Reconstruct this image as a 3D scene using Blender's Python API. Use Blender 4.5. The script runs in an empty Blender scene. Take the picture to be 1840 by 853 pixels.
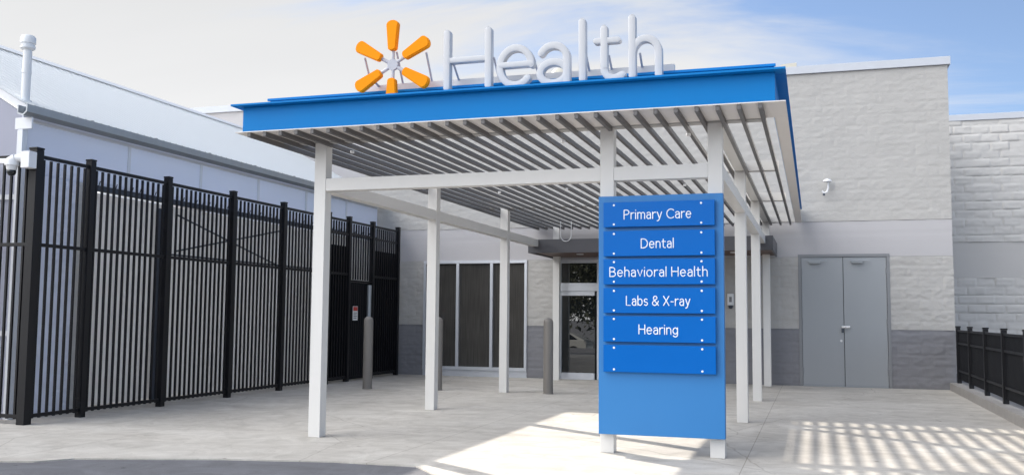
import bpy, bmesh, math, random
import numpy as np
from mathutils import Vector, Matrix
random.seed(7)
S = bpy.context.scene
COL = S.collection
R = math.radians

# ------------------------------------------------------------------ camera
cam = bpy.data.cameras.new('camera'); camo = bpy.data.objects.new('camera', cam); COL.objects.link(camo)
yaw, pit, rol = 0.308109, 0.0827545, 0.0083561
fw = Vector((-math.sin(yaw)*math.cos(pit), math.cos(yaw)*math.cos(pit), math.sin(pit)))
rt = Vector((math.cos(yaw), math.sin(yaw), 0)); up = rt.cross(fw)
r2 = rt*math.cos(rol)+up*math.sin(rol); u2 = up*math.cos(rol)-rt*math.sin(rol)
M = Matrix((r2, u2, -fw)).transposed().to_4x4(); M.translation = (0, 0, 1.25)
camo.matrix_world = M
cam.sensor_width = 36; cam.lens = 33.40; cam.clip_end = 2000; cam.clip_start = .05
S.camera = camo
S.render.resolution_x = 1024; S.render.resolution_y = 474

# ------------------------------------------------------------------ sun, sky, exposure
SUN = Vector((-1.53, 1.06, 1.0)).normalized()          # towards the sun: behind the building, left
sl = bpy.data.lights.new('sun', 'SUN'); sl.energy = 2.5; sl.angle = R(.45); sl.color = (1, .93, .84)
so = bpy.data.objects.new('sun', sl); COL.objects.link(so); so.rotation_euler = SUN.to_track_quat('Z', 'Y').to_euler()
W = bpy.data.worlds.new('World'); S.world = W; W.use_nodes = True
nt = W.node_tree; nt.nodes.clear()
def N(tree, typ, **k):
    n = tree.nodes.new(typ)
    for a, b in k.items():
        if a[0] == '_': n.inputs[a[1:].replace('_', ' ')].default_value = b
        else: setattr(n, a, b)
    return n
out = N(nt, 'ShaderNodeOutputWorld'); bg = N(nt, 'ShaderNodeBackground'); bg.inputs[1].default_value = .05
nt.links.new(bg.outputs[0], out.inputs[0])
FRONT_FILL = 3.6; TOP_FILL = 2.2
sky = N(nt, 'ShaderNodeTexSky', sky_type='NISHITA', sun_disc=False)
sky.sun_elevation = math.asin(SUN.z); sky.sun_rotation = math.atan2(SUN.x, SUN.y)
sky.air_density = .75; sky.dust_density = .2; sky.ozone_density = 3.0
tc = N(nt, 'ShaderNodeTexCoord')
def wmath(op, a, b=None, clamp=False):
    n = N(nt, 'ShaderNodeMath', operation=op, use_clamp=clamp)
    for i, v in enumerate((a, b)):
        if v is None: continue
        if isinstance(v, (int, float)): n.inputs[i].default_value = v
        else: nt.links.new(v, n.inputs[i])
    return n.outputs[0]
sep = N(nt, 'ShaderNodeSeparateXYZ'); nt.links.new(tc.outputs['Generated'], sep.inputs[0])
zz = wmath('ADD', wmath('MAXIMUM', sep.outputs[2], 0.0), .16)
cx_ = wmath('DIVIDE', sep.outputs[0], zz); cy_ = wmath('DIVIDE', sep.outputs[1], zz)
cmb = N(nt, 'ShaderNodeCombineXYZ'); nt.links.new(cx_, cmb.inputs[0]); nt.links.new(cy_, cmb.inputs[1])
mp = N(nt, 'ShaderNodeMapping'); mp.inputs['Rotation'].default_value = (0, 0, R(-24)); mp.inputs['Scale'].default_value = (.55, 1.7, 1)
nt.links.new(cmb.outputs[0], mp.inputs[0])
ns = N(nt, 'ShaderNodeTexNoise', _Scale=1.3, _Detail=8.0, _Roughness=.58, _Distortion=.7); nt.links.new(mp.outputs[0], ns.inputs['Vector'])
# the cloud bank thickens towards the sun side of the sky
dot = N(nt, 'ShaderNodeVectorMath', operation='DOT_PRODUCT'); dot.inputs[1].default_value = (-.80, .60, 0)
nt.links.new(tc.outputs['Generated'], dot.inputs[0])
bank = wmath('MULTIPLY', wmath('SUBTRACT', dot.outputs['Value'], .71), 1.05)
low = wmath('MULTIPLY', wmath('SUBTRACT', .34, sep.outputs[2]), 1.4)
cov = wmath('ADD', wmath('ADD', ns.outputs['Fac'], bank), low)
back = wmath('ADD', wmath('MULTIPLY', wmath('SUBTRACT', wmath('MULTIPLY', sep.outputs[1], -1.0), -.15, True), 1.2), wmath('MULTIPLY', wmath('SUBTRACT', sep.outputs[2], .4, True), 2.0))
cov = wmath('ADD', cov, back)
cr = N(nt, 'ShaderNodeValToRGB'); cr.color_ramp.interpolation = 'EASE'
cr.color_ramp.elements[0].color = (.10, .10, .10, 1); cr.color_ramp.elements[0].position = .36; cr.color_ramp.elements[1].position = .73
nt.links.new(cov, cr.inputs[0])
ns2 = N(nt, 'ShaderNodeTexNoise', _Scale=.7, _Detail=5.0, _Roughness=.5); nt.links.new(mp.outputs[0], ns2.inputs['Vector'])
ccol = N(nt, 'ShaderNodeMixRGB'); ccol.inputs[1].default_value = (4.3, 4.34, 4.42, 1); ccol.inputs[2].default_value = (5.4, 5.4, 5.4, 1)
nt.links.new(ns2.outputs['Fac'], ccol.inputs[0])
# unseen clouds behind the camera and overhead, boosted as added fill light
s1 = wmath('SUBTRACT', wmath('MULTIPLY', sep.outputs[2], .9), wmath('MULTIPLY', sep.outputs[1], .9), True)
s2 = wmath('SUBTRACT', wmath('MULTIPLY', sep.outputs[2], 1.3), wmath('ADD', wmath('MULTIPLY', sep.outputs[1], .25), .25), True)
glow = wmath('MULTIPLY', wmath('MAXIMUM', wmath('SUBTRACT', .30, sep.outputs[2]), 0.0), .9)      # bank is brightest near the horizon
front = wmath('ADD', wmath('ADD', wmath('ADD', 1.0, glow), wmath('MULTIPLY', s1, FRONT_FILL)), wmath('MULTIPLY', s2, TOP_FILL))
cbr = N(nt, 'ShaderNodeVectorMath', operation='SCALE'); nt.links.new(ccol.outputs[0], cbr.inputs[0]); nt.links.new(front, cbr.inputs['Scale'])
mixs = N(nt, 'ShaderNodeMixRGB'); nt.links.new(cr.outputs[0], mixs.inputs[0]); nt.links.new(sky.outputs[0], mixs.inputs[1]); nt.links.new(cbr.outputs[0], mixs.inputs[2])
nt.links.new(mixs.outputs[0], bg.inputs[0])
S.view_settings.view_transform = 'Standard'; S.view_settings.look = 'None'; S.view_settings.gamma = 1
S.view_settings.exposure = 1.75
S.render.engine = 'CYCLES'
S.cycles.max_bounces = 8; S.cycles.diffuse_bounces = 5

# ------------------------------------------------------------------ materials
MATS = {}
def srgb(h):
    h = h.lstrip('#'); c = [int(h[i:i+2], 16)/255 for i in (0, 2, 4)]
    return tuple(x/12.92 if x <= .04045 else ((x+.055)/1.055)**2.4 for x in c)
def mat(name, col, rough=.5, metal=0, var=.08, scale=6, bump=0, bscale=40, spec=.5, rvar=.1, streak=False, ior=None):
    m = bpy.data.materials.new(name); m.use_nodes = True; t = m.node_tree; b = t.nodes['Principled BSDF']
    b.inputs['Metallic'].default_value = metal; b.inputs['Specular IOR Level'].default_value = spec
    if ior: b.inputs['IOR'].default_value = ior
    g = N(t, 'ShaderNodeNewGeometry')
    n = N(t, 'ShaderNodeTexNoise', _Scale=scale, _Detail=6.0, _Roughness=.6)
    src = g.outputs['Position']
    if streak:
        q = N(t, 'ShaderNodeMapping'); q.inputs['Scale'].default_value = (1, 1, .12); t.links.new(src, q.inputs[0]); src = q.outputs[0]
    t.links.new(src, n.inputs['Vector'])
    mx = N(t, 'ShaderNodeMixRGB'); mx.inputs[1].default_value = (*[c*(1-var) for c in col], 1); mx.inputs[2].default_value = (*[min(1, c*(1+var)) for c in col], 1)
    t.links.new(n.outputs['Fac'], mx.inputs[0]); t.links.new(mx.outputs[0], b.inputs['Base Color'])
    mr = N(t, 'ShaderNodeMapRange'); mr.inputs[3].default_value = max(.02, rough-rvar); mr.inputs[4].default_value = min(1, rough+rvar)
    t.links.new(n.outputs['Fac'], mr.inputs[0]); t.links.new(mr.outputs[0], b.inputs['Roughness'])
    if bump:
        n2 = N(t, 'ShaderNodeTexNoise', _Scale=bscale, _Detail=5.0, _Roughness=.65); t.links.new(g.outputs['Position'], n2.inputs['Vector'])
        bp = N(t, 'ShaderNodeBump'); bp.inputs['Strength'].default_value = 1; bp.inputs['Distance'].default_value = bump
        t.links.new(n2.outputs['Fac'], bp.inputs['Height']); t.links.new(bp.outputs[0], b.inputs['Normal'])
    MATS[name] = m
    return m
mat('white_steel', (.66, .645, .62), .38, var=.05, scale=3, bump=.0012, bscale=14, streak=True)
mat('purlin_paint', (.44, .43, .415), .5, var=.05)
mat('soffit_paint', (.78, .74, .70), .5, var=.05)
mat('grey_slat', (.105, .10, .10), .45, var=.12)
mat('blue_paint', (.003, .185, .51), .5, var=.06, scale=2, spec=.14)
mat('board_blue', (.020, .175, .45), .5, var=.05, scale=1.2)
mat('panel_blue', (.001, .118, .45), .30, var=.05, scale=1.5, rvar=.05, spec=.14)
mat('letter_white', (.50, .505, .52), .35, var=.03)
mat('spark_yellow', (.86, .29, .006), .55, var=.03, spec=.08)
mat('strut_grey', (.42, .43, .48), .4, var=.08)
mat('text_white', (.85, .86, .88), .4, var=.02)
mat('wall_paint', (.425, .41, .39), .75, var=.10, scale=2.2, bump=.007, bscale=38)
mat('band_paint', (.44, .425, .43), .7, var=.05, scale=1.0, bump=.002, bscale=70)
mat('base_paint', (.20, .20, .215), .75, var=.10, scale=1.6, bump=.004, bscale=55)
mat('wing_paint', (.56, .54, .515), .8, var=.08, scale=1.3, bump=.004, bscale=50)
mat('wing_band', (.52, .50, .48), .75, var=.06, scale=1.0, bump=.002, bscale=70)
mat('coping', (.50, .52, .56), .45, var=.06, scale=3)
mat('door_paint', (.29, .305, .32), .42, var=.05, scale=1.5, bump=.0008, bscale=25, streak=True)
mat('frame_grey', (.21, .215, .225), .45, var=.06)
mat('dark_gap', (.02, .02, .022), .8)
mat('chrome', (.62, .62, .63), .28, metal=.9, var=.05)
mat('aluminium', (.58, .60, .64), .38, metal=.35, var=.06, scale=4)
mat('black_paint', (.007, .007, .009), .45, var=.25, scale=5, spec=.28)
mat('black_mesh', (.008, .0085, .011), .7, var=.25, scale=4, spec=.2)
mat('bollard_paint', (.19, .175, .16), .5, var=.12, scale=5, streak=True)
mat('awning_metal', (.075, .075, .085), .45, var=.1)
mat('awning_soffit', (.10, .055, .04), .55, var=.2, scale=3)
mat('galvanised', (.33, .35, .37), .42, metal=.5, var=.15, scale=7, streak=True)
mat('poly_mullion', (.72, .73, .76), .45, var=.05)
mat('steel_dark', (.05, .06, .08), .5, var=.2)
mat('pvc_white', (.70, .71, .72), .45, var=.08, scale=9)
mat('device_white', (.74, .74, .75), .4, var=.03)
mat('sign_red', (.45, .04, .03), .5)
mat('kerb_concrete', (.33, .31, .29), .85, var=.22, scale=4, bump=.006, bscale=40)
mat('vent_beige', (.48, .46, .40), .6, var=.08)
mat('car_paint', (.62, .62, .58), .25, metal=.1, var=.02)
mat('car_glass', (.01, .012, .014), .08)
mat('rubber', (.015, .015, .015), .8)
mat('bark', (.06, .045, .035), .9, var=.3)
mat('leaf', (.045, .05, .025), .8, var=.4, scale=2)
mat('glass_dark', (.012, .014, .015), .02, rvar=0, ior=1.95)
for l_ in list(MATS['glass_dark'].node_tree.links):
    if l_.to_socket.name == 'Roughness': MATS['glass_dark'].node_tree.links.remove(l_)
MATS['glass_dark'].node_tree.nodes['Principled BSDF'].inputs['Roughness'].default_value = 0

def roof_mat():
    m = bpy.data.materials.new('poly_roof'); m.use_nodes = True; t = m.node_tree; b = t.nodes['Principled BSDF']
    b.inputs['Base Color'].default_value = (.80, .82, .82, 1); b.inputs['Roughness'].default_value = .35
    tr = N(t, 'ShaderNodeBsdfTranslucent'); tr.inputs[0].default_value = (.8, .83, .83, 1)
    mx = N(t, 'ShaderNodeMixShader'); mx.inputs[0].default_value = .38
    t.links.new(b.outputs[0], mx.inputs[1]); t.links.new(tr.outputs[0], mx.inputs[2])
    t.links.new(mx.outputs[0], t.nodes['Material Output'].inputs[0]); MATS['poly_roof'] = m
roof_mat()
def translucent(name, col, f):
    m = mat(name, col, .4, var=.06, scale=.8, streak=True); t = m.node_tree; b = t.nodes['Principled BSDF']
    tr = N(t, 'ShaderNodeBsdfTranslucent'); tr.inputs[0].default_value = (*col, 1); mx = N(t, 'ShaderNodeMixShader'); mx.inputs[0].default_value = f
    t.links.new(b.outputs[0], mx.inputs[1]); t.links.new(tr.outputs[0], mx.inputs[2]); t.links.new(mx.outputs[0], t.nodes['Material Output'].inputs[0])
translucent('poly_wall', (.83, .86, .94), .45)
translucent('poly_wall_shade', (.50, .51, .60), .4)  # same panels as the side wall, shade put into the gable's colour
translucent('curtain_beige', (.70, .685, .66), .4)

def window_mat():           # ribbed brown film behind the glazing
    m = bpy.data.materials.new('tinted_window'); m.use_nodes = True; t = m.node_tree; b = t.nodes['Principled BSDF']
    g = N(t, 'ShaderNodeNewGeometry')
    mp_ = N(t, 'ShaderNodeMapping'); mp_.inputs['Scale'].default_value = (1, 1, .02); t.links.new(g.outputs['Position'], mp_.inputs[0])
    w = N(t, 'ShaderNodeTexNoise', _Scale=75.0, _Detail=2.0, _Roughness=.5); t.links.new(mp_.outputs[0], w.inputs['Vector'])
    w2 = N(t, 'ShaderNodeTexNoise', _Scale=1.3, _Detail=3.0); t.links.new(g.outputs['Position'], w2.inputs['Vector'])
    c = N(t, 'ShaderNodeValToRGB'); c.color_ramp.elements[0].color = (.042, .040, .037, 1); c.color_ramp.elements[1].color = (.088, .083, .077, 1)
    c.color_ramp.elements[0].position = .25; c.color_ramp.elements[1].position = .85
    a = N(t, 'ShaderNodeMath', operation='MULTIPLY'); t.links.new(w.outputs['Fac'], a.inputs[0])
    a2 = N(t, 'ShaderNodeMath', operation='ADD'); t.links.new(w2.outputs['Fac'], a2.inputs[0]); a2.inputs[1].default_value = .5
    t.links.new(a2.outputs[0], a.inputs[1])
    t.links.new(a.outputs[0], c.inputs[0]); t.links.new(c.outputs[0], b.inputs['Base Color'])
    b.inputs['Roughness'].default_value = .06; b.inputs['IOR'].default_value = 1.5
    MATS['tinted_window'] = m
window_mat()

def ground_mat(name, c0, c1, bump, joints=None, spots=True, fine=90):
    m = bpy.data.materials.new(name); m.use_nodes = True; t = m.node_tree; b = t.nodes['Principled BSDF']
    g = N(t, 'ShaderNodeNewGeometry'); pos = g.outputs['Position']
    def noise(sc, det, ro, vec=None, dist=0):
        n = N(t, 'ShaderNodeTexNoise', _Scale=sc, _Detail=det, _Roughness=ro, _Distortion=dist); t.links.new(vec or pos, n.inputs['Vector']); return n.outputs['Fac']
    def ramp(v, a, b_, ca, cb):
        c = N(t, 'ShaderNodeValToRGB'); c.color_ramp.elements[0].position = a; c.color_ramp.elements[1].position = b_
        c.color_ramp.elements[0].color = (*ca, 1); c.color_ramp.elements[1].color = (*cb, 1); t.links.new(v, c.inputs[0]); return c.outputs[0]
    def mul(a, b_, f=1):
        x = N(t, 'ShaderNodeMixRGB', blend_type='MULTIPLY'); x.inputs[0].default_value = f; t.links.new(a, x.inputs[1]); t.links.new(b_, x.inputs[2]); return x.outputs[0]
    base = ramp(noise(.55, 8, .62, dist=.6), .30, .72, c0, c1)
    base = mul(base, ramp(noise(2.7, 7, .7, dist=1.0), .32, .62, (.80, .79, .78), (1.05, 1.05, 1.05)))
    base = mul(base, ramp(noise(fine, 4, .7), .25, .7, (.84, .84, .84), (1.07, 1.07, 1.07)))
    st = N(t, 'ShaderNodeMapping'); st.inputs['Scale'].default_value = (.16, 1.2, 1); st.inputs['Rotation'].default_value = (0, 0, R(4)); t.links.new(pos, st.inputs[0])
    base = mul(base, ramp(noise(2.2, 6, .6, st.outputs[0]), .34, .60, (.92, .91, .90), (1.02, 1.02, 1.02)))
    if spots:
        v = N(t, 'ShaderNodeTexVoronoi', _Scale=1.7, _Randomness=1.0); t.links.new(pos, v.inputs['Vector'])
        base = mul(base, ramp(v.outputs['Distance'], .018, .05, (.45, .43, .40), (1, 1, 1)))
        v2 = N(t, 'ShaderNodeTexVoronoi', _Scale=5.3, _Randomness=1.0); t.links.new(pos, v2.inputs['Vector'])
        base = mul(base, ramp(v2.outputs['Distance'], .03, .10, (.70, .68, .66), (1, 1, 1)))
    h = noise(fine, 6, .7)
    if joints:
        wob = N(t, 'ShaderNodeMapping'); wob.inputs['Location'].default_value = joints[2]; t.links.new(pos, wob.inputs[0])
        bk = N(t, 'ShaderNodeTexBrick', offset=0.0, squash=1.0); bk.inputs['Scale'].default_value = 1; bk.inputs['Mortar Size'].default_value = .005; bk.inputs['Mortar Smooth'].default_value = .3
        bk.inputs['Brick Width'].default_value = joints[0]; bk.inputs['Row Height'].default_value = joints[1]
        t.links.new(wob.outputs[0], bk.inputs['Vector'])
        jm = ramp(bk.outputs['Fac'], 0, 1, (1, 1, 1), (.66, .64, .62)); base = mul(base, jm)
        # hairline cracks
        cn = N(t, 'ShaderNodeTexVoronoi', feature='DISTANCE_TO_EDGE', _Scale=.42, _Randomness=1.0)
        cw = N(t, 'ShaderNodeMixRGB'); cw.inputs[0].default_value = .09; t.links.new(pos, cw.inputs[1])
        cnn = N(t, 'ShaderNodeTexNoise', _Scale=2.5, _Detail=5.0); t.links.new(pos, cnn.inputs['Vector']); t.links.new(cnn.outputs['Color'], cw.inputs[2])
        t.links.new(cw.outputs[0], cn.inputs['Vector'])
        base = mul(base, ramp(cn.outputs['Distance'], .0012, .0035, (.62, .6, .58), (1, 1, 1)), .7)
    t.links.new(base, b.inputs['Base Color']); b.inputs['Roughness'].default_value = .85; b.inputs['Specular IOR Level'].default_value = .3
    bp = N(t, 'ShaderNodeBump'); bp.inputs['Distance'].default_value = bump; t.links.new(h, bp.inputs['Height']); t.links.new(bp.outputs[0], b.inputs['Normal'])
    MATS[name] = m
ground_mat('concrete', (.48, .45, .405), (.61, .58, .53), .004, joints=(3.05, 3.05, (.6, .68, 0)))
ground_mat('asphalt', (.15, .152, .165), (.22, .22, .235), .008, fine=120)

# ------------------------------------------------------------------ mesh helpers
class MB:
    def __init__(s): s.bm = bmesh.new(); s.bev = False
    def box(s, x0, x1, y0, y1, z0, z1, bev=0, mtx=None):
        vs = bmesh.ops.create_cube(s.bm, size=1)['verts']
        for v in vs:
            v.co = Vector(((x0+x1)/2+v.co.x*(x1-x0), (y0+y1)/2+v.co.y*(y1-y0), (z0+z1)/2+v.co.z*(z1-z0)))
        if mtx: 
            for v in vs: v.co = mtx @ v.co
        if bev:
            s.bev = True
            es = list({e for v in vs for e in v.link_edges})
            bmesh.ops.bevel(s.bm, geom=es, offset=bev, segments=2, affect='EDGES', profile=.6)
        return s
    def cyl(s, a, b, r, r1=None, n=20, cap=True):
        a, b = Vector(a), Vector(b); d = b-a
        q = d.to_track_quat('Z', 'Y').to_matrix().to_4x4(); q.translation = (a+b)/2
        bmesh.ops.create_cone(s.bm, cap_ends=cap, segments=n, radius1=r, radius2=r if r1 is None else r1, depth=d.length, matrix=q)
        return s
    def lathe(s, c, prof, n=24):
        c = Vector(c); rings = []
        for r, z in prof:
            rings.append([s.bm.verts.new((c.x+r*math.cos(2*math.pi*i/n), c.y+r*math.sin(2*math.pi*i/n), c.z+z)) for i in range(n)])
        for a, b in zip(rings, rings[1:]):
            for i in range(n): s.bm.faces.new((a[i], a[(i+1) % n], b[(i+1) % n], b[i]))
        s.bm.faces.new(rings[0][::-1]); s.bm.faces.new(rings[-1]); return s
    def prism(s, pts, axis, a, b):          # closed outline pts extruded along axis from a to b
        def P(p, t): return {'x': (t, p[0], p[1]), 'y': (p[0], t, p[1]), 'z': (p[0], p[1], t)}[axis]
        A = [s.bm.verts.new(P(p, a)) for p in pts]; B = [s.bm.verts.new(P(p, b)) for p in pts]
        n = len(pts)
        for i in range(n): s.bm.faces.new((A[i], A[(i+1) % n], B[(i+1) % n], B[i]))
        s.bm.faces.new(A[::-1]); s.bm.faces.new(B); return s
    def tube(s, pts, r, ry=None, n=10, yaxis=True, closed=False, ex=2.0, flat=False):
        # sweep of a rounded section along a path lying in an XZ plane; ry = half depth along Y
        RR = []
        if flat:            # flat-faced channel section with small rounded edges
            c = .20
            for qx, qy, a0 in ((1, 1, 0), (-1, 1, 90), (-1, -1, 180), (1, -1, 270)):
                for a in (0, 45, 90): RR.append((qx*(1-c)+c*math.cos(R(a0+a)), qy*(1-c*r/(ry or r))+c*r/(ry or r)*math.sin(R(a0+a))))
            n = len(RR)
        ry = ry or r; P = [Vector(p) for p in pts]; m = len(P)
        def section(c, side, sc):
            ring = []
            for k in range(n):
                t = 2*math.pi*k/n; ct, st = math.cos(t), math.sin(t)
                u = math.copysign(abs(ct)**(2/ex), ct); v = math.copysign(abs(st)**(2/ex), st)
                if flat: u, v = RR[k % len(RR)]
                ring.append(s.bm.verts.new(c+side*(r*u*sc)+Vector((0, ry*v*(1 if flat else sc), 0))))
            return ring
        rings = []
        def dirn(i):
            if closed: d = P[(i+1) % m]-P[(i-1) % m]
            else: d = P[min(i+1, m-1)]-P[max(i-1, 0)]
            return d.normalized()
        for i in range(m):
            d = dirn(i); side = Vector((-d.z, 0, d.x))
            if not closed and i == 0:
                for a in (80, 55, 28):
                    rings.append(section(P[0]-d*r*math.sin(R(a)), side, math.cos(R(a))))
            rings.append(section(P[i], side, 1))
            if not closed and i == m-1:
                for a in (28, 55, 80): rings.append(section(P[i]+d*r*math.sin(R(a)), side, math.cos(R(a))))
        pr = list(zip(rings, rings[1:]))
        if closed: pr.append((rings[-1], rings[0]))
        for a, b in pr:
            for k in range(n): s.bm.faces.new((a[k], a[(k+1) % n], b[(k+1) % n], b[k]))
        if not closed: s.bm.faces.new(rings[0][::-1]); s.bm.faces.new(rings[-1])
        return s
    def path(s, pts, r, n=8):               # round tube through 3-D points
        for a, b in zip(pts, pts[1:]): s.cyl(a, b, r, n=n)
        for p in pts[1:-1]: bmesh.ops.create_uvsphere(s.bm, u_segments=n, v_segments=6, radius=r, matrix=Matrix.Translation(p))
        return s
    def build(s, name, m, parent=None, smooth=True, angle=40):
        bmesh.ops.recalc_face_normals(s.bm, faces=s.bm.faces)
        me = bpy.data.meshes.new(name); s.bm.to_mesh(me); s.bm.free()
        o = link(name, me, m, parent, smooth, angle)
        if s.bev and smooth:
            wn = o.modifiers.new('weighted_normal', 'WEIGHTED_NORMAL'); wn.keep_sharp = True; wn.weight = 100
        return o
def link(name, me, m, parent=None, smooth=True, angle=40):
    me.materials.append(MATS[m])
    if smooth:
        me.polygons.foreach_set('use_smooth', [True]*len(me.polygons)); me.set_sharp_from_angle(angle=R(angle))
    o = bpy.data.objects.new(name, me); COL.objects.link(o)
    if parent: 
        o.parent = parent
        if parent.parent is None: o.matrix_parent_inverse = Matrix.Translation(-Vector(parent.location))
    return o
def tag(o, label, cat, group=None):
    o['label'] = label; o['category'] = cat
    if group: o['group'] = group
    return o
def thing(name, label, cat, loc=(0, 0, 0), group=None):
    o = bpy.data.objects.new(name, None); COL.objects.link(o); o.location = loc; o.empty_display_size = .2
    return tag(o, label, cat, group)
def struct(o): o['kind'] = 'structure'; return o
def box(name, m, parent, *a, bev=.004): return MB().box(*a, bev=bev).build(name, m, parent)

# value noise for the split-faced blocks
def vnoise(x, y, seed):
    rs = np.random.RandomState(seed); T = rs.rand(256, 256).astype(np.float32)
    xi = np.floor(x).astype(int); yi = np.floor(y).astype(int); fx = x-xi; fy = y-yi
    fx = fx*fx*(3-2*fx); fy = fy*fy*(3-2*fy)
    g = lambda a, b: T[a % 256, b % 256]
    return (g(xi, yi)*(1-fx)+g(xi+1, yi)*fx)*(1-fy)+(g(xi, yi+1)*(1-fx)+g(xi+1, yi+1)*fx)*fy
def relief(name, m, parent, x0, x1, z0, z1, Y, amp=.022, res=.025, seed=1, split=True, L=.4064, H=.2032, rnd=.5, groove=.006, fine=1.0, edge=1.0):
    nx = max(2, int(round((x1-x0)/res))+1); nz = max(2, int(round((z1-z0)/res))+1)
    xs = np.linspace(x0, x1, nx); zs = np.linspace(z0, z1, nz); X, Z = np.meshgrid(xs, zs)
    row = np.floor(Z/H+1e-4); off = (row % 2)*.5; u = X/L+off; c = np.floor(u); fu = (u-c)*L; fv = (Z/H-row)*H
    d = np.minimum(np.minimum(fu, L-fu), np.minimum(fv, H-fv)); e = np.clip(d/.022, 0, 1); e = e*e*(3-2*e)
    rs = np.random.RandomState(seed+50); T = rs.rand(512, 512); T2 = rs.rand(512, 512)-.5; T3 = rs.rand(512, 512)-.5
    ri = row.astype(int) % 512; ci = c.astype(int) % 512
    if split:
        h = vnoise(X*6+c*7.3, Z*11+row*3.1, seed)*.40+vnoise(X*12, Z*21, seed+1)*.34*fine+vnoise(X*19, Z*38, seed+2)*.26*fine
        h = (h+.22*vnoise(X*3.1, Z*19, seed+4))*amp*(1-rnd*.4)+T[ri, ci]*amp*rnd+T2[ri, ci]*(fu/L-.5)*amp*1.3*rnd+T3[ri, ci]*(fv/H-.5)*amp*1.3*rnd
        h = h*(1-edge+edge*e)+(e-1)*groove
    else:
        e2 = np.clip(d/.012, 0, 1); h = (e2-1)*groove*.6+vnoise(X*1.3, Z*1.3, seed)*.004
    co = np.stack([X, Y-h, Z], -1).reshape(-1, 3)
    i = np.arange(nx*nz).reshape(nz, nx); q = np.stack([i[:-1, :-1], i[:-1, 1:], i[1:, 1:], i[1:, :-1]], -1).reshape(-1, 4)
    # skirts back into the wall
    rim = np.concatenate([i[0, :], i[1:, -1], i[-1, :-1][::-1], i[1:-1, 0][::-1]])
    back = co[rim].copy(); back[:, 1] = Y+.06; b0 = len(co); nr = len(rim); co = np.concatenate([co, back])
    k = np.arange(nr); k1 = (k+1) % nr
    q = np.concatenate([q, np.stack([rim[k], b0+k, b0+k1, rim[k1]], -1)])
    me = bpy.data.meshes.new(name); me.from_pydata(co.tolist(), [], q.tolist()); me.update()
    return link(name, me, m, parent, True, 55)

# ------------------------------------------------------------------ ground
def sheet(name, m, pts, faces):
    me = bpy.data.meshes.new(name); me.from_pydata(pts, [], faces); me.update(); return struct(link(name, me, m, None, False))
prof = [(-600, -1.3), (-60, -1.25), (-14, -1.2), (-3, -.10), (3, -.012), (30, -.012), (600, -.012)]
xsg = [-600, -40, 0, 40, 600]
pts = [(x, y, z) for y, z in prof for x in xsg]
fs = [(j*5+i, j*5+i+1, (j+1)*5+i+1, (j+1)*5+i) for j in range(len(prof)-1) for i in range(4)]
sheet('parking_lot', 'asphalt', pts, fs)
edge = [(-30, 6.30), (-6.9, 6.35), (-6.3, 6.55), (-6.12, 6.80), (-4.93, 7.22), (-3.97, 7.44), (-3.2, 7.46), (-2.7, 6.9), (-1.5, 6.3), (1, 6.2), (2.30, 6.2)]
me_b = MB(); me_b.prism(edge+[(2.30, 19.6), (-30, 19.6)], 'z', -.2, 0)
struct(me_b.build('pavement', 'concrete', None, False))
kb = MB(); kb.box(2.29, 2.60, 6.2, 18.78, -.1, .135, bev=.014); struct(kb.build('kerb', 'kerb_concrete'))

# ------------------------------------------------------------------ clinic building
YF = 18.82
B = thing('clinic_building', 'pale painted block building with smooth band, dark grey base and grey double doors', 'building', (-5, YF, 0))
w = MB().box(-19, 2.40, YF+.05, 48, -.1, 5.93); w.build('wall', 'wall_paint', B, False)
WX0, WX1, DX0, DX1, GX0, GX1, HT = -7.95, -5.645, -4.97, -1.75, -.285, 1.335, 2.41
cuts = [(-9.4, WX0), (WX1, DX0), (DX1, GX0), (GX1, 2.41)]
for k, (a, b) in enumerate(cuts):
    relief('base_course', 'base_paint', B, a, b, -.02, 1.062, YF, seed=3+k, amp=.022, rnd=.20, groove=.002, edge=.35, fine=1.5)
    relief('split_face_field', 'wall_paint', B, a, b, 1.066, HT, YF, seed=13+k, amp=.022, rnd=.20, groove=.002, edge=.35, fine=1.5)
relief('smooth_band', 'band_paint', B, -9.4, 2.41, HT+.004, 3.08, YF, split=False, seed=31, res=.04)
relief('upper_split_face', 'wall_paint', B, -9.4, 2.41, 3.084, 5.93, YF, seed=41, amp=.012, rnd=.14, groove=.003, edge=.22, fine=1.8)
relief('smooth_band', 'band_paint', B, -19, -9.404, 2.4, 5.93, YF, split=False, seed=35, res=.2)
cp = MB(); cp.box(-19.1, 2.46, YF-.06, YF+.30, 5.935, 6.085, bev=.008); cp.box(2.18, 2.455, YF+.303, 48, 5.935, 6.083, bev=.008)
cp.build('coping', 'coping', B)
# tinted three-light window
fr = MB()
for a, b in ((WX0, WX0+.055), (-7.205, -7.145), (-6.45, -6.39), (WX1-.055, WX1)): fr.box(a, b, YF-.05, YF+.07, .20, HT-.06, bev=.004)
fr.box(WX0, WX1, YF-.05, YF+.07, HT-.058, HT, bev=.004); fr.box(WX0, WX1, YF-.052, YF+.07, .13, .198, bev=.004); fr.box(WX0, WX1, YF-.03, YF+.07, -.02, .128, bev=.003)
win = MB().box(WX0+.02, WX1-.02, YF+.045, YF+.048, .15, HT-.03).build('window', 'dark_gap', B, False)
fr.build('window_frame', 'aluminium', win)
for a, b in ((WX0+.056, -7.206), (-7.144, -6.451), (-6.389, WX1-.056)):
    box('pane', 'tinted_window', win, a, b, YF+.005, YF+.02, .199, HT-.061, bev=0)
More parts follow.
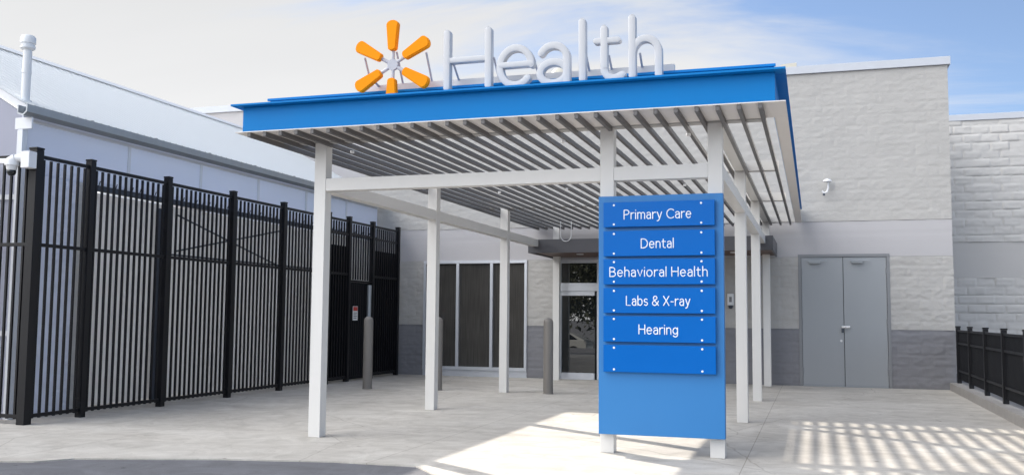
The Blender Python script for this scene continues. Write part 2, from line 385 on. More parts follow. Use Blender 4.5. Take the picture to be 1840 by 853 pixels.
# sliding entrance door with transom
dr = MB().box(DX0, DX1, YF+.045, YF+.049, 0, HT).build('sliding_door', 'dark_gap', B, False)
f = MB()
f.box(DX0, DX1, YF-.06, YF+.04, HT-.07, HT, bev=.004); f.box(DX0, DX1, YF-.07, YF+.04, 1.77, 1.935, bev=.006)
xs_ = (DX0, -4.17, -3.36, -2.55, DX1-.06)
for i, x in enumerate(xs_):
    f.box(x, x+.06, YF-.055, YF+.04, 0.0, 1.768, bev=.004); f.box(x, x+.05, YF-.055, YF+.04, 1.937, HT-.072, bev=.004)
for x in xs_[:-1]:
    f.box(x+.062, x+.748, YF-.045, YF+.03, 1.68, 1.767, bev=.004); f.box(x+.062, x+.748, YF-.045, YF+.03, .0, .13, bev=.004)
f.build('door_frame', 'aluminium', dr)
for x in xs_[:-1]:
    box('pane', 'glass_dark', dr, x+.061, x+.749, YF+.0, YF+.012, .131, 1.679, bev=0)
    box('transom_pane', 'glass_dark', dr, x+.051, x+.80, YF+.0, YF+.012, 1.936, HT-.073, bev=0)
for z in (.35, 1.15): box('guide_clip', 'black_paint', dr, DX0-.02, DX0+.004, YF-.09, YF-.062, z-.03, z+.03)
# grey double doors
dd = MB(); dd.box(GX0, GX0+.055, YF-.03, YF+.04, 0, HT, bev=.004); dd.box(GX1-.055, GX1, YF-.03, YF+.04, 0, HT, bev=.004); dd.box(GX0, GX1, YF-.028, YF+.04, HT+.0, HT+.055, bev=.004)
dfo = dd.build('door_frame', 'frame_grey', B)
bk = box('door_recess', 'dark_gap', dfo, GX0+.055, GX1-.055, YF+.036, YF+.04, 0, HT, bev=0)
mid = .52
box('threshold', 'galvanised', dfo, GX0+.056, GX1-.056, YF-.06, YF+.034, .001, .011, bev=.003)
for a, b in ((GX0+.060, mid-.005), (mid+.005, GX1-.060)):
    lf = box('door_leaf', 'door_paint', B, a, b, YF-.012, YF+.03, .012, HT-.006, bev=.004)
    hx = a if a < mid-.3 else b
    for z in (.28, 1.2, 2.14):
        MB().cyl((hx, YF-.022, z-.06), (hx, YF-.022, z+.06), .012, n=10).build('hinge', 'frame_grey', lf)
    s = 1
    c = MB(); c.box(a+.14, a+.34, YF-.075, YF-.013, 2.29, 2.345, bev=.006)
    c.box(a+.30, a+.46, YF-.085, YF-.07, 2.33, 2.35, bev=.003); c.box(a+.12, a+.30, YF-.10, YF-.088, 2.325, 2.343, bev=.003)
    c.build('door_closer', 'galvanised', lf)
    if a > mid-.1:
        h = MB(); h.box(a-.05, a+.10, YF-.05, YF-.013, 1.085, 1.125, bev=.005); h.build('handle', 'chrome', lf)
        h = MB(); h.box(a-.055, a-.012, YF-.045, YF-.018, 1.00, 1.082, bev=.006); h.build('padlock', 'steel_dark', lf)
    else:
        h = MB().cyl((b-.05, YF-.02, .85), (b-.05, YF-.012, .85), .022, n=14).cyl((b-.05, YF-.04, .85), (b-.05, YF-.02, .85), .012, n=10); h.build('lock_cylinder', 'chrome', lf)
# dark awning over the sliding door
aw = MB(); aw.box(-5.02, -.70, 16.93, YF-.07, 2.47, 2.665, bev=.006); aw.box(-5.06, -.66, 16.89, 16.925, 2.425, 2.675, bev=.004)
aw.box(-5.06, -5.025, 16.927, YF-.07, 2.425, 2.675, bev=.004); aw.box(-.695, -.66, 16.927, YF-.07, 2.425, 2.675, bev=.004)
awo = aw.build('awning', 'awning_metal', B)
box('awning_soffit', 'awning_soffit', awo, -5.022, -.698, 16.93, YF-.075, 2.45, 2.468, bev=0)
for x in (-4.25, -2.85, -1.38): MB().cyl((x, 17.65, 2.435), (x, 17.65, 2.449), .07, n=20).build('downlight', 'device_white', awo)

# ------------------------------------------------------------------ wing set back on the right
YW = 24.8
Wg = thing('block_wing', 'beige grey split-face block wing set back behind the low black fence', 'building', (8, YW, 0))
MB().box(2.44, 22, YW+.05, 48, -.1, 6.02).build('wall', 'wing_paint', Wg, False)
relief('lower_split_face', 'wing_paint', Wg, 2.44, 9, -.02, 2.25, YW, amp=.032, rnd=.6, seed=61, res=.03, groove=.006, edge=.6)
relief('smooth_band', 'wing_band', Wg, 2.44, 9, 2.254, 3.10, YW, split=False, seed=63, res=.05)
relief('upper_split_face', 'wing_paint', Wg, 2.44, 9, 3.104, 6.02, YW, amp=.032, rnd=.6, seed=65, res=.03, groove=.006, edge=.6)
relief('smooth_band', 'wing_band', Wg, 9.004, 22, -.02, 6.02, YW, split=False, seed=63, res=.2)
box('coping', 'coping', Wg, 2.47, 22, YW-.05, YW+.3, 6.025, 6.175, bev=.008)

# ------------------------------------------------------------------ greenhouse on the left
EX, EZ, RX, RZ, GY0, GY1 = -8.90, 3.70, -11.65, 5.22, 8.95, 18.68
G = thing('greenhouse', 'white ribbed roof greenhouse with lilac translucent walls behind the black fence', 'greenhouse', (-11, 13, 0))
def slope(name, xa, za, xb, zb, ny, amp):
    ys = np.linspace(GY0-.12, GY1, ny); co = []; fc = []
    for y in ys:
        h = amp*math.sin(2*math.pi*y/.14)
        co += [(xa, y, za+h), ((xa+xb)/2, y, (za+zb)/2+h), (xb, y, zb+h)]
    for k in range(ny-1):
        for c in (0, 1): fc.append((k*3+c, k*3+3+c, k*3+4+c, k*3+1+c))
    me = bpy.data.meshes.new(name); me.from_pydata(co, [], fc); me.update(); return link(name, me, 'poly_roof', G, True, 80)
slope('roof', EX, EZ+.02, RX, RZ, 800, .016); slope('roof', 2*RX-EX, EZ+.02, RX-.002, RZ, 200, .010)
rc = MB().prism([(RX-.16, RZ-.055), (RX, RZ+.045), (RX+.16, RZ-.055), (RX, RZ+.025)], 'y', GY0-.14, GY1); rc.build('ridge_cap', 'pvc_white', G, False)
# gutter: open trough along the eave
gp = [(EX-.06, EZ-.005), (EX-.06, EZ-.11), (EX+.03, EZ-.135), (EX+.085, EZ-.09), (EX+.09, EZ+.0), (EX+.075, EZ+.0), (EX+.07, EZ-.08), (EX+.025, EZ-.115), (EX-.045, EZ-.095), (EX-.045, EZ-.005)]
MB().prism(gp, 'y', GY0-.16, GY1).build('gutter', 'galvanised', G, False)
bx = MB(); bx.box(EX-.20, EX+.05, GY0-.045, GY0-.02, EZ-.27, EZ-.13, bev=.004); bx.build('gutter_bracket', 'poly_mullion', G)
for y in np.arange(GY0+.9, GY1, 1.25): MB().box(EX-.058, EX+.092, y, y+.03, EZ+.003, EZ+.013).build('gutter_strap', 'galvanised', G, False)
# walls
GX = EX-.12
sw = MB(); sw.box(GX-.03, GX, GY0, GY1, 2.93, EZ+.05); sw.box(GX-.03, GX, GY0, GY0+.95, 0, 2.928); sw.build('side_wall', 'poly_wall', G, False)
gw = MB(); gw.prism([(GX-.032, 0), (GX-.032, EZ-.06), (RX, RZ-.08), (2*RX-GX, EZ-.06), (2*RX-GX, 0)], 'y', GY0, GY0+.03); gw.build('gable_wall', 'poly_wall_shade', G, False)
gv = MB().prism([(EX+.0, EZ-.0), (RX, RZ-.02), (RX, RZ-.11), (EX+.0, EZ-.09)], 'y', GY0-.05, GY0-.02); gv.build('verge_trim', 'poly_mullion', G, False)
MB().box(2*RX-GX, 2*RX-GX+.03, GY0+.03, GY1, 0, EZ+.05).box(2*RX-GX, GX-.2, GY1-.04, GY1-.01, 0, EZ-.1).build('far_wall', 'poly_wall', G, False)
MB().box(GX-.045, GX+.035, GY0-.04, GY0+.04, 0, EZ-.13, bev=.005).build('corner_post', 'poly_mullion', G)
for y in (10.80, 12.42, 14.02, 15.62, 17.22): MB().box(GX+.001, GX+.022, y-.022, y+.022, 2.93, EZ-.14, bev=.002).build('mullion', 'poly_mullion', G)
MB().box(GX+.001, GX+.02, GY0+.05, GY1, EZ-.16, EZ-.122).build('head_rail', 'poly_mullion', G)
for z in (1.0, 2.62): MB().box(-20, GX-.05, GY0-.025, GY0-.003, z-.03, z+.03).build('gable_rail', 'poly_mullion', G)
for x in (-10.1, -11.3): MB().box(x-.02, x+.02, GY0-.022, GY0-.002, 0, 3.7).build('gable_mullion', 'poly_mullion', G)
MB().box(GX-.02, GX+.025, GY0+.93, GY0+.99, 0, 2.925).build('jamb_trim', 'curtain_beige', G)
MB().box(GX-.05, GX+.03, GY0+.992, GY1, 2.855, 2.927, bev=.004).build('side_beam', 'steel_dark', G)
hk = MB()
for y in np.arange(GY0+1.1, GY1-.2, .16): hk.cyl((GX+.032, y, 2.90), (GX+.06, y, 2.98), .007, n=6)
hk.build('curtain_hooks', 'steel_dark', G)
# pleated curtain wall
n = 700; co = []; fc = []
for k in range(n+1):
    y = GY0+1.0+(GY1-GY0-1.0)*k/n
    x = GX-.16+.022*math.sin(y*34)+.012*math.sin(y*7.3+1)
    co += [(x, y, .03), (x, y, 2.85)]
for k in range(n): fc.append((2*k, 2*k+2, 2*k+3, 2*k+1))
me = bpy.data.meshes.new('curtain'); me.from_pydata(co, [], fc); me.update(); link('curtain', me, 'curtain_beige', G, True, 80)
MB().box(GX-.10, GX-.05, 11.55, 11.85, 0, 2.775, bev=.004).build('steel_stanchion', 'steel_dark', G)
br = MB(); br.path([(GX-.07, 12.0, 2.18), (GX-.07, 14.9, 2.74)], .014); br.path([(GX-.07, 12.0, 2.72), (GX-.07, 14.9, 2.10)], .014); br.path([(GX-.07, 11.9, 2.12), (GX-.07, 17.5, 2.12)], .014)
br.build('cross_brace', 'steel_dark', G)

VP = thing('vent_pipe', 'white capped vent pipe rising past the greenhouse roof corner', 'vent pipe', (-9.06, 9.0, 3.72))
MB().cyl((-9.06, 9.0, 3.72), (-9.06, 9.0, 4.45), .052).cyl((-9.06, 9.0, 3.74), (-9.06, 9.0, 3.80), .075).cyl((-9.06, 9, 4.13), (-9.06, 9, 4.17), .056).build('pipe', 'pvc_white', VP)
MB().lathe((-9.06, 9.0, 4.42), [(.062, 0), (.085, .02), (.085, .05), (.075, .055), (.075, .075), (.088, .08), (.088, .15), (.07, .175), (.03, .18)]).build('cap', 'pvc_white', VP)

# ------------------------------------------------------------------ tall black fence
FX = -8.45
F = thing('picket_fence', 'tall black metal picket fence with capped posts along the greenhouse', 'fence', (FX, 13, 0))
posts = [(FX, 8.60, .055)]+[(FX, y, .043) for y in (9.46, 10.93, 12.47, 13.93, 15.48, 16.29, 17.31, 18.52)]+[(-10.2, 8.60, .048)]
for x, y, r in posts:
    p = MB().box(x-r, x+r, y-r, y+r, 0, 3.10, bev=.005).build('post', 'black_paint', F)
    MB().box(x-r-.004, x+r+.004, y-r-.004, y+r+.004, 3.102, 3.125, bev=.006).build('post_cap', 'black_paint', p)
ys = [p[1] for p in posts[:9]]
for k, (a, b) in enumerate(zip(ys, ys[1:])):
    a += posts[k][2]+.002; b -= posts[k+1][2]+.002
    gate = k == 6
    zb = 1.93 if gate else .06
    pk = MB(); n = int(round((b-a)/.104)); st = (b-a)/n
    for i in range(n): 
        y = a+st*(i+.5); pk.box(FX-.0125, FX+.0125, y-.0125, y+.0125, zb, 3.0)
    po = pk.build('picket_panel', 'black_paint', F, False)
    zs = (3.03, 2.80, 1.90) if gate else ((3.03, 2.78, 2.02, .09) if k > 4 else (3.03, 2.02, .09))
    for z in zs: MB().box(FX-.018, FX+.018, a, b, z-.02, z+.02, bev=.003).build('rail', 'black_paint', po)
    if k in (5, 7):
        MB().box(FX-.035, FX-.022, a, b, .05, 2.55).build('privacy_sheet', 'black_mesh', F, False)
g0, g1 = ys[6]+.05, ys[7]-.30
gt = MB().box(FX-.02, FX+.02, g0+.01, g1, .06, 1.86, bev=.004).build('gate', 'black_mesh', F)
for y in np.linspace(g0+.06, g1-.06, 7): MB().box(FX+.021, FX+.032, y-.01, y+.01, .1, 1.84).build('gate_bar', 'black_paint', gt, False)
MB().box(FX-.05, FX-.03, ys[6], ys[7], .03, 1.88).build('privacy_sheet', 'black_mesh', F, False)
pk = MB()
for i in range(15): x = -8.58-.108*i; pk.box(x-.0125, x+.0125, 8.5875, 8.6125, .06, 3.0)
po = pk.build('picket_panel', 'black_paint', F, False)
for z in (3.03, 2.02, .09): MB().box(-10.15, FX-.066, 8.582, 8.618, z-.02, z+.02, bev=.003).build('rail', 'black_paint', po)

ws = thing('warning_sign', 'small white and red warning sign on the black gate', 'sign', (FX+.04, 16.53, 1.18))
box('plate', 'device_white', ws, FX+.034, FX+.040, 16.44, 16.64, 1.15, 1.42, bev=.001)
box('red_header', 'sign_red', ws, FX+.0405, FX+.042, 16.45, 16.63, 1.33, 1.41, bev=0)
ln = MB()
for i in range(4): ln.box(FX+.0405, FX+.0418, 16.465, 16.615-.02*(i % 2), 1.29-.034*i, 1.302-.034*i)
ln.build('print_lines', 'black_paint', ws, False)
tag(MB().cyl((FX+.09, 17.02, 0), (FX+.09, 17.02, 1.84), .045).build('steel_pole', 'galvanised'), 'slim galvanised steel pole beside the black gate', 'pole')

# ------------------------------------------------------------------ low fence on the right
LF = thing('low_fence', 'low black fence with privacy slats standing on the concrete kerb', 'fence', (2.43, 14, .135))
lx = 2.43; lys = [18.62, 17.25, 15.75, 14.3, 12.85, 11.4, 9.95, 8.5, 7.05]
for y in lys:
    p = MB().box(lx-.035, lx+.035, y-.035, y+.035, .136, 1.12, bev=.004).build('post', 'black_paint', LF)
    MB().box(lx-.042, lx+.042, y-.042, y+.042, 1.121, 1.145, bev=.005).build('post_cap', 'black_paint', p)
for b, a in zip(lys, lys[1:]):
    pk = MB(); n = int((b-a-.08)/.062)
    for i in range(n):
        y = a+.045+(b-a-.09)*(i+.5)/n; pk.box(lx+.004, lx+.012, y-.0255, y+.0255, .20, 1.04)
    po = pk.build('slat_panel', 'black_mesh', LF, False)
    for z in (1.06, .84, .36): MB().box(lx-.016, lx+.002, a+.037, b-.037, z-.018, z+.018, bev=.003).build('rail', 'black_paint', po)

# ------------------------------------------------------------------ entrance canopy
C = thing('entrance_canopy', 'white steel entrance canopy with blue fascia and grey overhead slats', 'canopy', (-2.9, 13, 0))
CW = .066; CLX, CRX, CMX = -4.92, -.85, -1.86; CYS = (8.87, 11.95, 15.08, 18.45); SZ = 3.05
for x, y in [(CLX, y) for y in CYS]+[(CRX, y) for y in CYS]+[(CMX, CYS[0])]:
    MB().box(x-CW, x+CW, y-CW, y+CW, 0, SZ-.002, bev=.006).build('column', 'white_steel', C)
bz0, bz1 = 2.54, 2.67; g = CW-.004
for x in (CLX, CRX):
    for a, b in zip(CYS[:2], CYS[1:3]): box('side_beam', 'white_steel', C, x-g, x+g, a+CW, b-CW, bz0, bz1)
    box('side_beam', 'white_steel', C, x-g, x+g, CYS[2]+CW, 16.88, bz0, bz1)
box('front_beam', 'white_steel', C, CLX+CW, CMX-CW, CYS[0]-g, CYS[0]+g, bz0, bz1)
box('front_beam', 'white_steel', C, CMX+CW, CRX-CW, CYS[0]-g, CYS[0]+g, bz0, bz1)
FL, FR, FY, FB = -5.44, -.285, 8.15, 18.72
# soffit and purlins above the slats
box('soffit', 'soffit_paint', C, FL-.085, FR+.085, FY-.004, 8.80, SZ+.012, SZ+.0205, bev=0)
for y in CYS[1:]+(8.862,): box('purlin', 'purlin_paint', C, FL+.12, FR-.105, y-.06, y+.06, SZ, SZ+.125)
for x in (CRX,):
    ends = [8.925, *CYS[1:]]
    for a, b in ((8.925, CYS[1]-.062), (CYS[1]+.062, CYS[2]-.062), (CYS[2]+.062, CYS[3]-.062)):
        box('rafter', 'white_steel', C, x-.055, x+.055, a, b, SZ+.003, SZ+.122)
def fascia_front():
    m = MB()
    m.box(FL, FR, FY, FY+.02, SZ+.022, 3.315, bev=.002)
    m.box(FL-.09, FR+.09, FY-.09, FY+.10, 3.317, 3.335, bev=.002)
    return m
fascia_front().build('fascia', 'blue_paint', C)
for x, s in ((FL, -1), (FR, 1)):
    m = MB(); a, b = sorted((x, x-s*.02)); m.box(a, b, FY+.022, FB, SZ+.022, 3.315, bev=.002)
    a, b = sorted((x+s*.09, x-s*.08)); m.box(a, b, FY+.102, FB, 3.317, 3.335, bev=.002)
    m.build('fascia', 'blue_paint', C)
    a, b = sorted((x-s*.022, x-s*.034)); box('fascia_lining', 'white_steel', C, a, b, FY+.03, FB-.02, SZ+.021, 3.31, bev=0)
    a, b = sorted((x+s*.085, x-s*.02)); box('soffit', 'soffit_paint', C, a, b, 8.803, FB, SZ+.012, SZ+.0205, bev=0)
for i in range(29):
    x = -5.371+.1773*i
    box('slat', 'grey_slat', C, x-.018, x+.018, FY+.006, 18.68, SZ-.034, SZ+.011, bev=.003)
box('fascia_lining', 'white_steel', C, FL+.036, FR-.036, FY+.022, FY+.030, SZ+.032, 3.31, bev=0)
box('sign_beam', 'blue_paint', C, -5.29, -.30, 8.40, 8.50, 3.20, 3.445)
box('sign_beam_lip', 'blue_paint', C, -5.31, -.285, 8.375, 8.398, 3.425, 3.45)
box('sign_rail', 'letter_white', C, -4.33, -1.17, 8.47, 8.53, 3.447, 3.535)
for x, y in ((-1.118, 9.03), (-2.357, 9.06), (-4.69, 9.07), (-3.2, 12.5), (-1.6, 12.5), (-4.2, 12.6)):
    MB().cyl((x, y, SZ-.075), (x, y, SZ-.05), .022, n=12).build('spotlight', 'device_white', C)
pts = [(-4.33+.10*math.cos(t), 16.87, 2.74-.11*abs(math.sin(t))) for t in np.linspace(0, math.pi, 12)]
tag(MB().path([(-4.23, 16.87, 3.0)]+pts+[(-4.43, 16.87, 3.0)], .007, n=6).build('cable_loop', 'pvc_white'), 'thin loose loop of cable hanging from the slats above the awning', 'cable')

# ------------------------------------------------------------------ rooftop emblem and letters
def A(cx, cz, rx, rz, a0, a1, n=14): return [(cx+rx*math.cos(R(a0+(a1-a0)*k/n)), cz+rz*math.sin(R(a0+(a1-a0)*k/n))) for k in range(n+1)]
LY = 8.26
def strut(x, z, parent): MB().cyl((x, LY+.03, z), (x-.015, 8.49, 3.52), .011, n=8).build('strut', 'strut_grey', parent)
SP = thing('spark_emblem', 'yellow six-ray spark emblem on grey spokes above the blue fascia', 'emblem', (-3.853, LY, 3.3))
hx, hz = -3.853, 3.665
hub = MB().cyl((hx, LY-.015, hz), (hx, LY+.015, hz), .055, n=24)
for k in range(6):
    t = R(90+60*k); d = Vector((math.cos(t), 0, math.sin(t))); c = Vector((hx, LY, hz))
    hub.tube([c+d*.02, c+d*.17], .018, .014, n=10)
hub.build('hub', 'strut_grey', SP)
for k in range(6):
    t = R(90+60*k); d = Vector((math.cos(t), 0, math.sin(t))); s = Vector((-d.z, 0, d.x)); c = Vector((hx, LY, hz))
    ol = []
    r0, w0, r1, w1 = .135, .042, .435, .062
    for a in np.linspace(-1, 1, 9): ol.append((r0+.026*(1-math.cos(a*math.pi/2)), w0*math.sin(a*math.pi/2)))
    for a in np.linspace(1, -1, 9): ol.append((r1-.045*(1-math.cos(a*math.pi/2)), w1*math.sin(a*math.pi/2)))
    m = MB(); P2 = [c+d*u+s*v for u, v in ol]
    m.prism([(p.x, p.z) for p in P2], 'y', LY-.045, LY+.02)
    bmesh.ops.bevel(m.bm, geom=[e for e in m.bm.edges if abs(e.verts[0].co.y-e.verts[1].co.y) < 1e-4], offset=.008, segments=2, affect='EDGES')
    m.build('ray', 'spark_yellow', SP)
for x, z in ((-4.171, 3.766), (-3.831, 3.80), (-3.52, 3.77), (-4.09, 3.55)): strut(x, z, SP)

LT = thing('rooftop_lettering', 'large white channel letters reading Health on the canopy edge', 'letter sign', (-2.3, LY, 3.3))
def letter(strokes, thin=1):
    m = MB()
    for i, (pt, closed) in enumerate(strokes):
        yy = LY+.0015*i
        m.tube([(x, yy, z) for x, z in pt], .0325-(.006 if len(pt) == 2 and abs(pt[0][1]-pt[1][1]) < .01 else 0), .040, closed=closed, flat=True)
    o = m.build('letter', 'letter_white', LT, True, 32); return o
letter([([(-3.281, 3.397), (-3.284, 3.922)], False), ([(-2.867, 3.392), (-2.870, 3.918)], False), ([(-3.25, 3.655), (-2.90, 3.655)], False)])
letter([([(-2.74, 3.570), (-2.45, 3.570)], False), (A(-2.60, 3.553, .153, .175, 4, 318, 26), False)])
letter([(A(-2.24, 3.598, .128, .125, 152, 0, 14)+[(-2.112, 3.50), (-2.112, 3.372)], False), (A(-2.238, 3.470, .126, .098, 0, 360, 28)[:-1], True)])
letter([([(-1.964, 3.39), (-1.967, 3.918)], False)])
letter([([(-1.765, 3.838), (-1.765, 3.47)]+A(-1.672, 3.474, .093, .093, 180, 300, 10)+[(-1.60, 3.405)], False), ([(-1.84, 3.727), (-1.64, 3.727)], False)])
letter([([(-1.509, 3.388), (-1.511, 3.913)], False), (A(-1.392, 3.588, .117, .132, 176, 0, 14)+[(-1.275, 3.382)], False)])
for x, z in ((-3.238, 3.64), (-2.831, 3.665), (-2.433, 3.60), (-1.943, 3.62), (-1.732, 3.60), (-1.45, 3.60)): strut(x, z, LT)

# ------------------------------------------------------------------ directory sign
D = thing('directory_sign', 'tall blue directory sign board with six raised department panels', 'directory sign', (-1.345, 8.74, 0))
box('board', 'board_blue', D, -1.918, -.772, 8.705, 8.80, .18, 2.378, bev=.006)
GL = {
 'P': (.55, [[(0, 0), (0, 1)], [(0, 1), (.28, 1)]+A(.28, .75, .27, .25, 90, -90)+[(0, .5)]]),
 'r': (.28, [[(0, 0), (0, .7)], A(.27, .40, .27, .29, 180, 75, 8)]), 'i': (0, [[(0, 0), (0, .7)], [(0, .95), (0, .97)]]),
 'm': (.78, [[(0, 0), (0, .7)], A(.195, .48, .195, .22, 180, 0)+[(.39, 0)], A(.585, .48, .195, .22, 180, 0)+[(.78, 0)]]),
 'a': (.42, [A(.21, .48, .21, .22, 150, 0)+[(.42, 0)], [(.42, .42), (.20, .42)]+A(.20, .21, .20, .21, 90, 270)+A(.20, .21, .22, .21, 270, 350)]),
 'y': (.48, [[(0, .7), (.245, .02)], [(.48, .7), (.20, -.14), (.12, -.25), (0, -.27)]]),
 'C': (.72, [A(.45, .5, .45, .5, 48, 312, 20)]), 'e': (.50, [[(.02, .37), (.49, .37)], A(.25, .35, .25, .35, 3, 318, 20)]),
 'D': (.70, [[(0, 0), (0, 1)], [(0, 1), (.22, 1)]+A(.22, .5, .48, .5, 90, -90, 18)+[(0, 0)]]),
 'n': (.44, [[(0, 0), (0, .7)], A(.22, .46, .22, .24, 180, 0)+[(.44, 0)]]),
 't': (.34, [[(.12, .93), (.12, .2)]+A(.3, .2, .18, .2, 180, 285, 8), [(-.02, .68), (.34, .68)]]), 'l': (0, [[(0, 0), (0, 1.04)]]),
 'B': (.58, [[(0, 0), (0, 1)], [(0, 1), (.26, 1)]+A(.26, .76, .25, .24, 90, -90)+[(0, .52)], A(.28, .26, .30, .26, 90, -90)+[(0, 0)]]),
 'h': (.44, [[(0, 0), (0, 1.04)], A(.22, .46, .22, .24, 180, 0)+[(.44, 0)]]), 'v': (.46, [[(0, .7), (.23, 0), (.46, .7)]]),
 'o': (.54, [A(.27, .35, .27, .35, 0, 360, 24)]), 'L': (.46, [[(0, 1), (0, 0), (.46, 0)]]),
 'b': (.50, [[(0, 0), (0, 1.04)], A(.25, .35, .25, .35, 180, -180, 24)]),
 's': (.38, [A(.19, .525, .18, .175, 35, 270, 12)+A(.19, .175, .19, .175, 90, -145, 12)[1:]]),
 '&': (.70, [[(.70, 0), (.14, .64)]+A(.32, .81, .20, .19, 215, -30, 14)+[(.16, .46)]+A(.27, .235, .27, .235, 130, 300, 12)+[(.60, .25), (.68, .46)]]),
 'X': (.62, [[(0, 0), (.62, 1)], [(0, 1), (.62, 0)]]), '-': (.26, [[(0, .40), (.26, .40)]]), 'H': (.64, [[(0, 0), (0, 1)], [(.64, 0), (.64, 1)], [(0, .52), (.64, .52)]]),
 'g': (.48, [A(.24, .37, .24, .33, 0, 360, 22), [(.48, .7), (.48, -.02)]+A(.24, -.03, .24, .24, 0, -150, 10)]),
}
def text(s, x0, x1, zb, cap, y, parent):
    x = 0; items = []
    for ch in s:
        if ch == ' ': x += .34; continue
        w_, st = GL[ch]; items.append((x, st)); x += w_+.235
    x -= .235; k = (x1-x0-.012)/x; m = MB(); q = 0
    for ox, st in items:
        for pt in st:
            q += 1
            m.tube([(x0+.006+(ox+a)*k, y-.0001*(q % 5), zb+b*cap) for a, b in pt], .0048, .004, n=8)
    return m.build('lettering', 'text_white', parent, True, 60)
rows = [(2.314, 2.083), (2.047, 1.812), (1.786, 1.552), (1.521, 1.289), (1.263, 1.027), (1.000, .752)]
txt = [('Primary Care', -1.672, -1.048), ('Dental', -1.513, -1.208), ('Behavioral Health', -1.806, -.906), ('Labs & X-ray', -1.652, -1.062), ('Hearing', -1.536, -1.174), None]
for (zt, zb), tx in zip(rows, txt):
    p = MB().box(-1.862, -.843, 8.655, 8.69, zb, zt, bev=.004).build('panel', 'panel_blue', D)
    st = MB()
    for x in (-1.70, -1.0):
        st.box(x-.03, x+.03, 8.6895, 8.7055, zb+.05, zt-.05)
    st.build('standoff', 'board_blue', p, False)
    for x in (-1.762, -.962):
        for z in (zt-.028, zb+.024):
            MB().lathe((0, 0, 0), [(.010, 0), (.010, .003), (.006, .006)], n=14).build('screw', 'text_white', p).matrix_basis = Matrix.Translation((x, 8.6555, z)) @ Matrix.Rotation(R(90), 4, 'X')
    if tx: text(tx[0], tx[1], tx[2], (zt+zb)/2-.044, .083, 8.654, p)

# ------------------------------------------------------------------ small things
for x, y, lb in ((-7.30, 14.86, 'grey brown round-topped bollard in front of the black gate'), (-6.11, 15.10, 'grey brown bollard half hidden behind a white canopy column'), (-4.16, 15.08, 'grey brown bollard standing in front of the sliding entrance door')):
    o = MB().lathe((0, 0, 0), [(.088, 0), (.088, .008), (.080, .014), (.080, 1.15), (.076, 1.18), (.062, 1.205), (.038, 1.222), (.012, 1.228)], n=28).build('bollard', 'bollard_paint')
    o.location = (x, y, 0); tag(o, lb, 'bollard', 'bollards by the entrance')

sc = thing('security_camera', 'white security camera on a box mount at the fence corner post', 'security camera', (-8.52, 8.53, 2.97))
box('mount_box', 'device_white', sc, -8.50, -8.38, 8.42, 8.536, 2.87, 3.06, bev=.01)
MB().cyl((-8.50, 8.48, 2.99), (-8.60, 8.46, 2.99), .045).cyl((-8.60, 8.46, 2.99), (-8.68, 8.45, 2.95), .055).build('arm', 'device_white', sc)
MB().lathe((-8.65, 8.45, 2.83), [(.02, 0), (.04, .01), (.055, .035), (.06, .07), (.075, .075), (.075, .13), (.06, .15)]).build('dome', 'device_white', sc)
bmd = MB(); bmesh.ops.create_uvsphere(bmd.bm, u_segments=16, v_segments=10, radius=.05, matrix=Matrix.Translation((-8.65, 8.45, 2.835))); bmd.build('lens', 'car_glass', sc)
MB().box(-8.84, -8.70, 8.43, 8.47, 2.93, 2.99, bev=.01).build('antenna', 'device_white', sc)

wc = thing('wall_camera', 'small white camera on a curved bracket on the upper block wall', 'security camera', (.25, YF, 3.75))
MB().cyl((.27, YF-.16, 3.82), (.27, YF-.16, 3.86), .085, .06).cyl((.27, YF-.16, 3.86), (.27, YF-.03, 3.86), .02).build('hood', 'device_white', wc)
MB().path([(.285, YF-.12, 3.83), (.285, YF-.12, 3.70), (.26, YF-.12, 3.63), (.21, YF-.12, 3.61), (.17, YF-.12, 3.65)], .017).build('bracket', 'device_white', wc)
MB().cyl((.205, YF-.13, 3.60), (.205, YF-.13, 3.56), .02).build('lens', 'steel_dark', wc)

it = thing('entry_intercom', 'small white intercom box on the wall right of the directory sign', 'intercom', (-1.54, YF, 1.46))
box('case', 'device_white', it, -1.60, -1.48, YF-.075, YF-.005, 1.50, 1.72, bev=.008)
box('keypad', 'frame_grey', it, -1.565, -1.515, YF-.079, YF-.0755, 1.56, 1.66, bev=.001)
MB().lathe((-1.54, YF-.05, 1.435), [(.015, 0), (.035, .012), (.042, .04), (.042, .063)]).build('speaker', 'steel_dark', it)

r1 = MB(); r1.prism([(-.66, 6.35), (-.66, 6.63), (-.58, 6.70), (-.28, 6.72), (-.28, 6.35)], 'y', 20.9, 21.6); r1 = r1.build('rooftop_vent', 'vent_beige', None, False)
tag(r1, 'pale sloped metal vent hood on the roof right of the blue fascia', 'roof vent')
MB2 = MB().box(-.62, -.32, 20.95, 21.55, 5.93, 6.36); MB2.build('curb', 'vent_beige', r1, False)
r2_ = thing('rooftop_fan', 'beige round roof fan seen through the letter a', 'roof fan', (-5.6, 21.5, 5.93))
MB().cyl((-5.62, 21.5, 5.93), (-5.62, 21.5, 6.92), .16).build('stack', 'vent_beige', r2_)
MB().lathe((-5.62, 21.5, 6.86), [(.18, 0), (.26, .02), (.26, .16), (.20, .24), (.05, .27)]).build('hood', 'vent_beige', r2_)

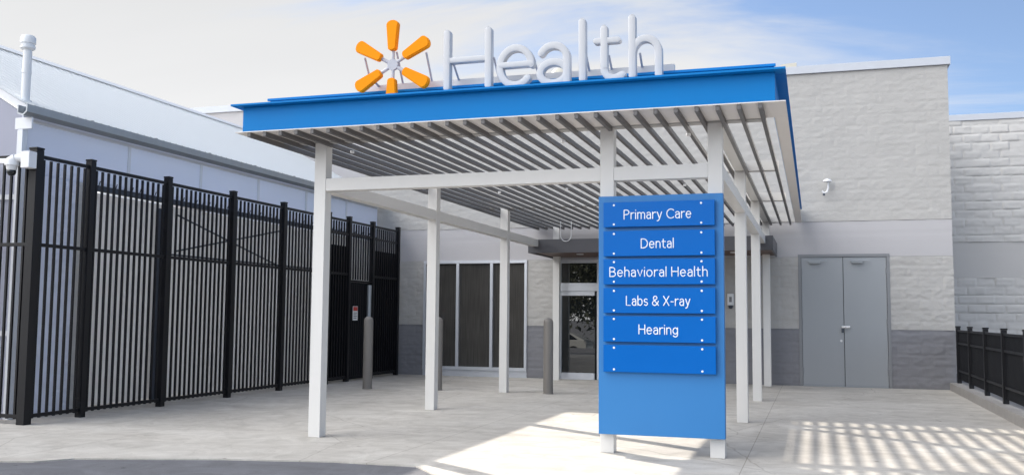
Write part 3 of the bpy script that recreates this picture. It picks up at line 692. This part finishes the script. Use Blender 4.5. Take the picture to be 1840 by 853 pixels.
# ------------------------------------------------------------------ across the lot (seen in the door glass)
def car(x, y, z):
    c = thing('parked_car', 'silver hatchback parked across the lot, reflected in the entrance door', 'car', (x, y, z))
    lower = [(-2.2, .28), (-2.24, .55), (-2.1, .78), (-1.2, .93), (.9, .98), (2.05, 1.0), (2.2, .8), (2.22, .35), (2.1, .25)]
    green = [(-1.2, .92), (-.35, 1.38), (.4, 1.47), (1.2, 1.40), (2.02, 1.0)]
    def prism(pts, hw, tp):
        m = MB(); m.prism(pts, 'y', -hw, hw)
        for v in m.bm.verts:
            f_ = 1-tp*max(0, v.co.z-.9)/.6; v.co.y *= f_
            v.co += Vector((x, y, z))
        return m
    b = prism(lower, .86, 0); bmesh.ops.bevel(b.bm, geom=list(b.bm.edges), offset=.06, segments=3, affect='EDGES'); b.build('body', 'car_paint', c)
    prism(green, .82, .25).build('cabin', 'car_paint', c)
    gl = [(-1.0, .99), (-.32, 1.31), (.4, 1.40), (1.1, 1.34), (1.6, 1.03)]
    prism(gl, .835, .24).build('window', 'car_glass', c)
    for wx in (-1.38, 1.32):
        for wy in (-.80, .80):
            w_ = MB().cyl((x+wx, y+wy-.1, z+.32), (x+wx, y+wy+.1, z+.32), .32, n=28).build('wheel', 'rubber', c)
            MB().cyl((x+wx, y+wy-.105, z+.32), (x+wx, y+wy+.105, z+.32), .2, n=20).build('rim', 'chrome', w_)
car(-15.9, -22, -1.21)
def tree(x, y, seed, h, label):
    rnd = random.Random(seed)
    t = thing('tree', label, 'tree', (x, y, -1.23), 'trees across the parking lot')
    m = MB(); m.cyl((x, y, -1.25), (x, y, h*.45), .22, .13, n=10); tips = []
    for k in range(22):
        a = rnd.uniform(0, 6.28); z0 = h*rnd.uniform(-.08, .45); L = h*rnd.uniform(.2, .42)
        e = Vector((x+math.cos(a)*L*.75, y+math.sin(a)*L*.75, z0+L*.8)); m.cyl((x, y, z0), e, .07, .02, n=6); tips.append(e)
    m.build('trunk', 'bark', t)
    lf = MB()
    for k in range(4500):
        e = rnd.choice(tips); p = e+Vector((rnd.gauss(0, h*.12), rnd.gauss(0, h*.12), rnd.gauss(0, h*.10)))
        q = Matrix.Translation(p) @ Matrix.Rotation(rnd.uniform(0, 6.28), 4, Vector((rnd.random(), rnd.random(), rnd.random()+.01)))
        s = rnd.uniform(.16, .36); vs = [lf.bm.verts.new(q @ Vector(v)) for v in ((-s, 0, 0), (0, -s*.5, .03), (s, 0, 0), (0, s*.5, .03))]
        lf.bm.faces.new(vs)
    lf.build('crown', 'leaf', t, False)
for i in range(13):
    tree(-62+i*5.6+random.uniform(-1, 1), -44-random.uniform(0, 8), 20+i, random.uniform(8.5, 11.5), 'dark bushy tree in the row beyond the parking lot')
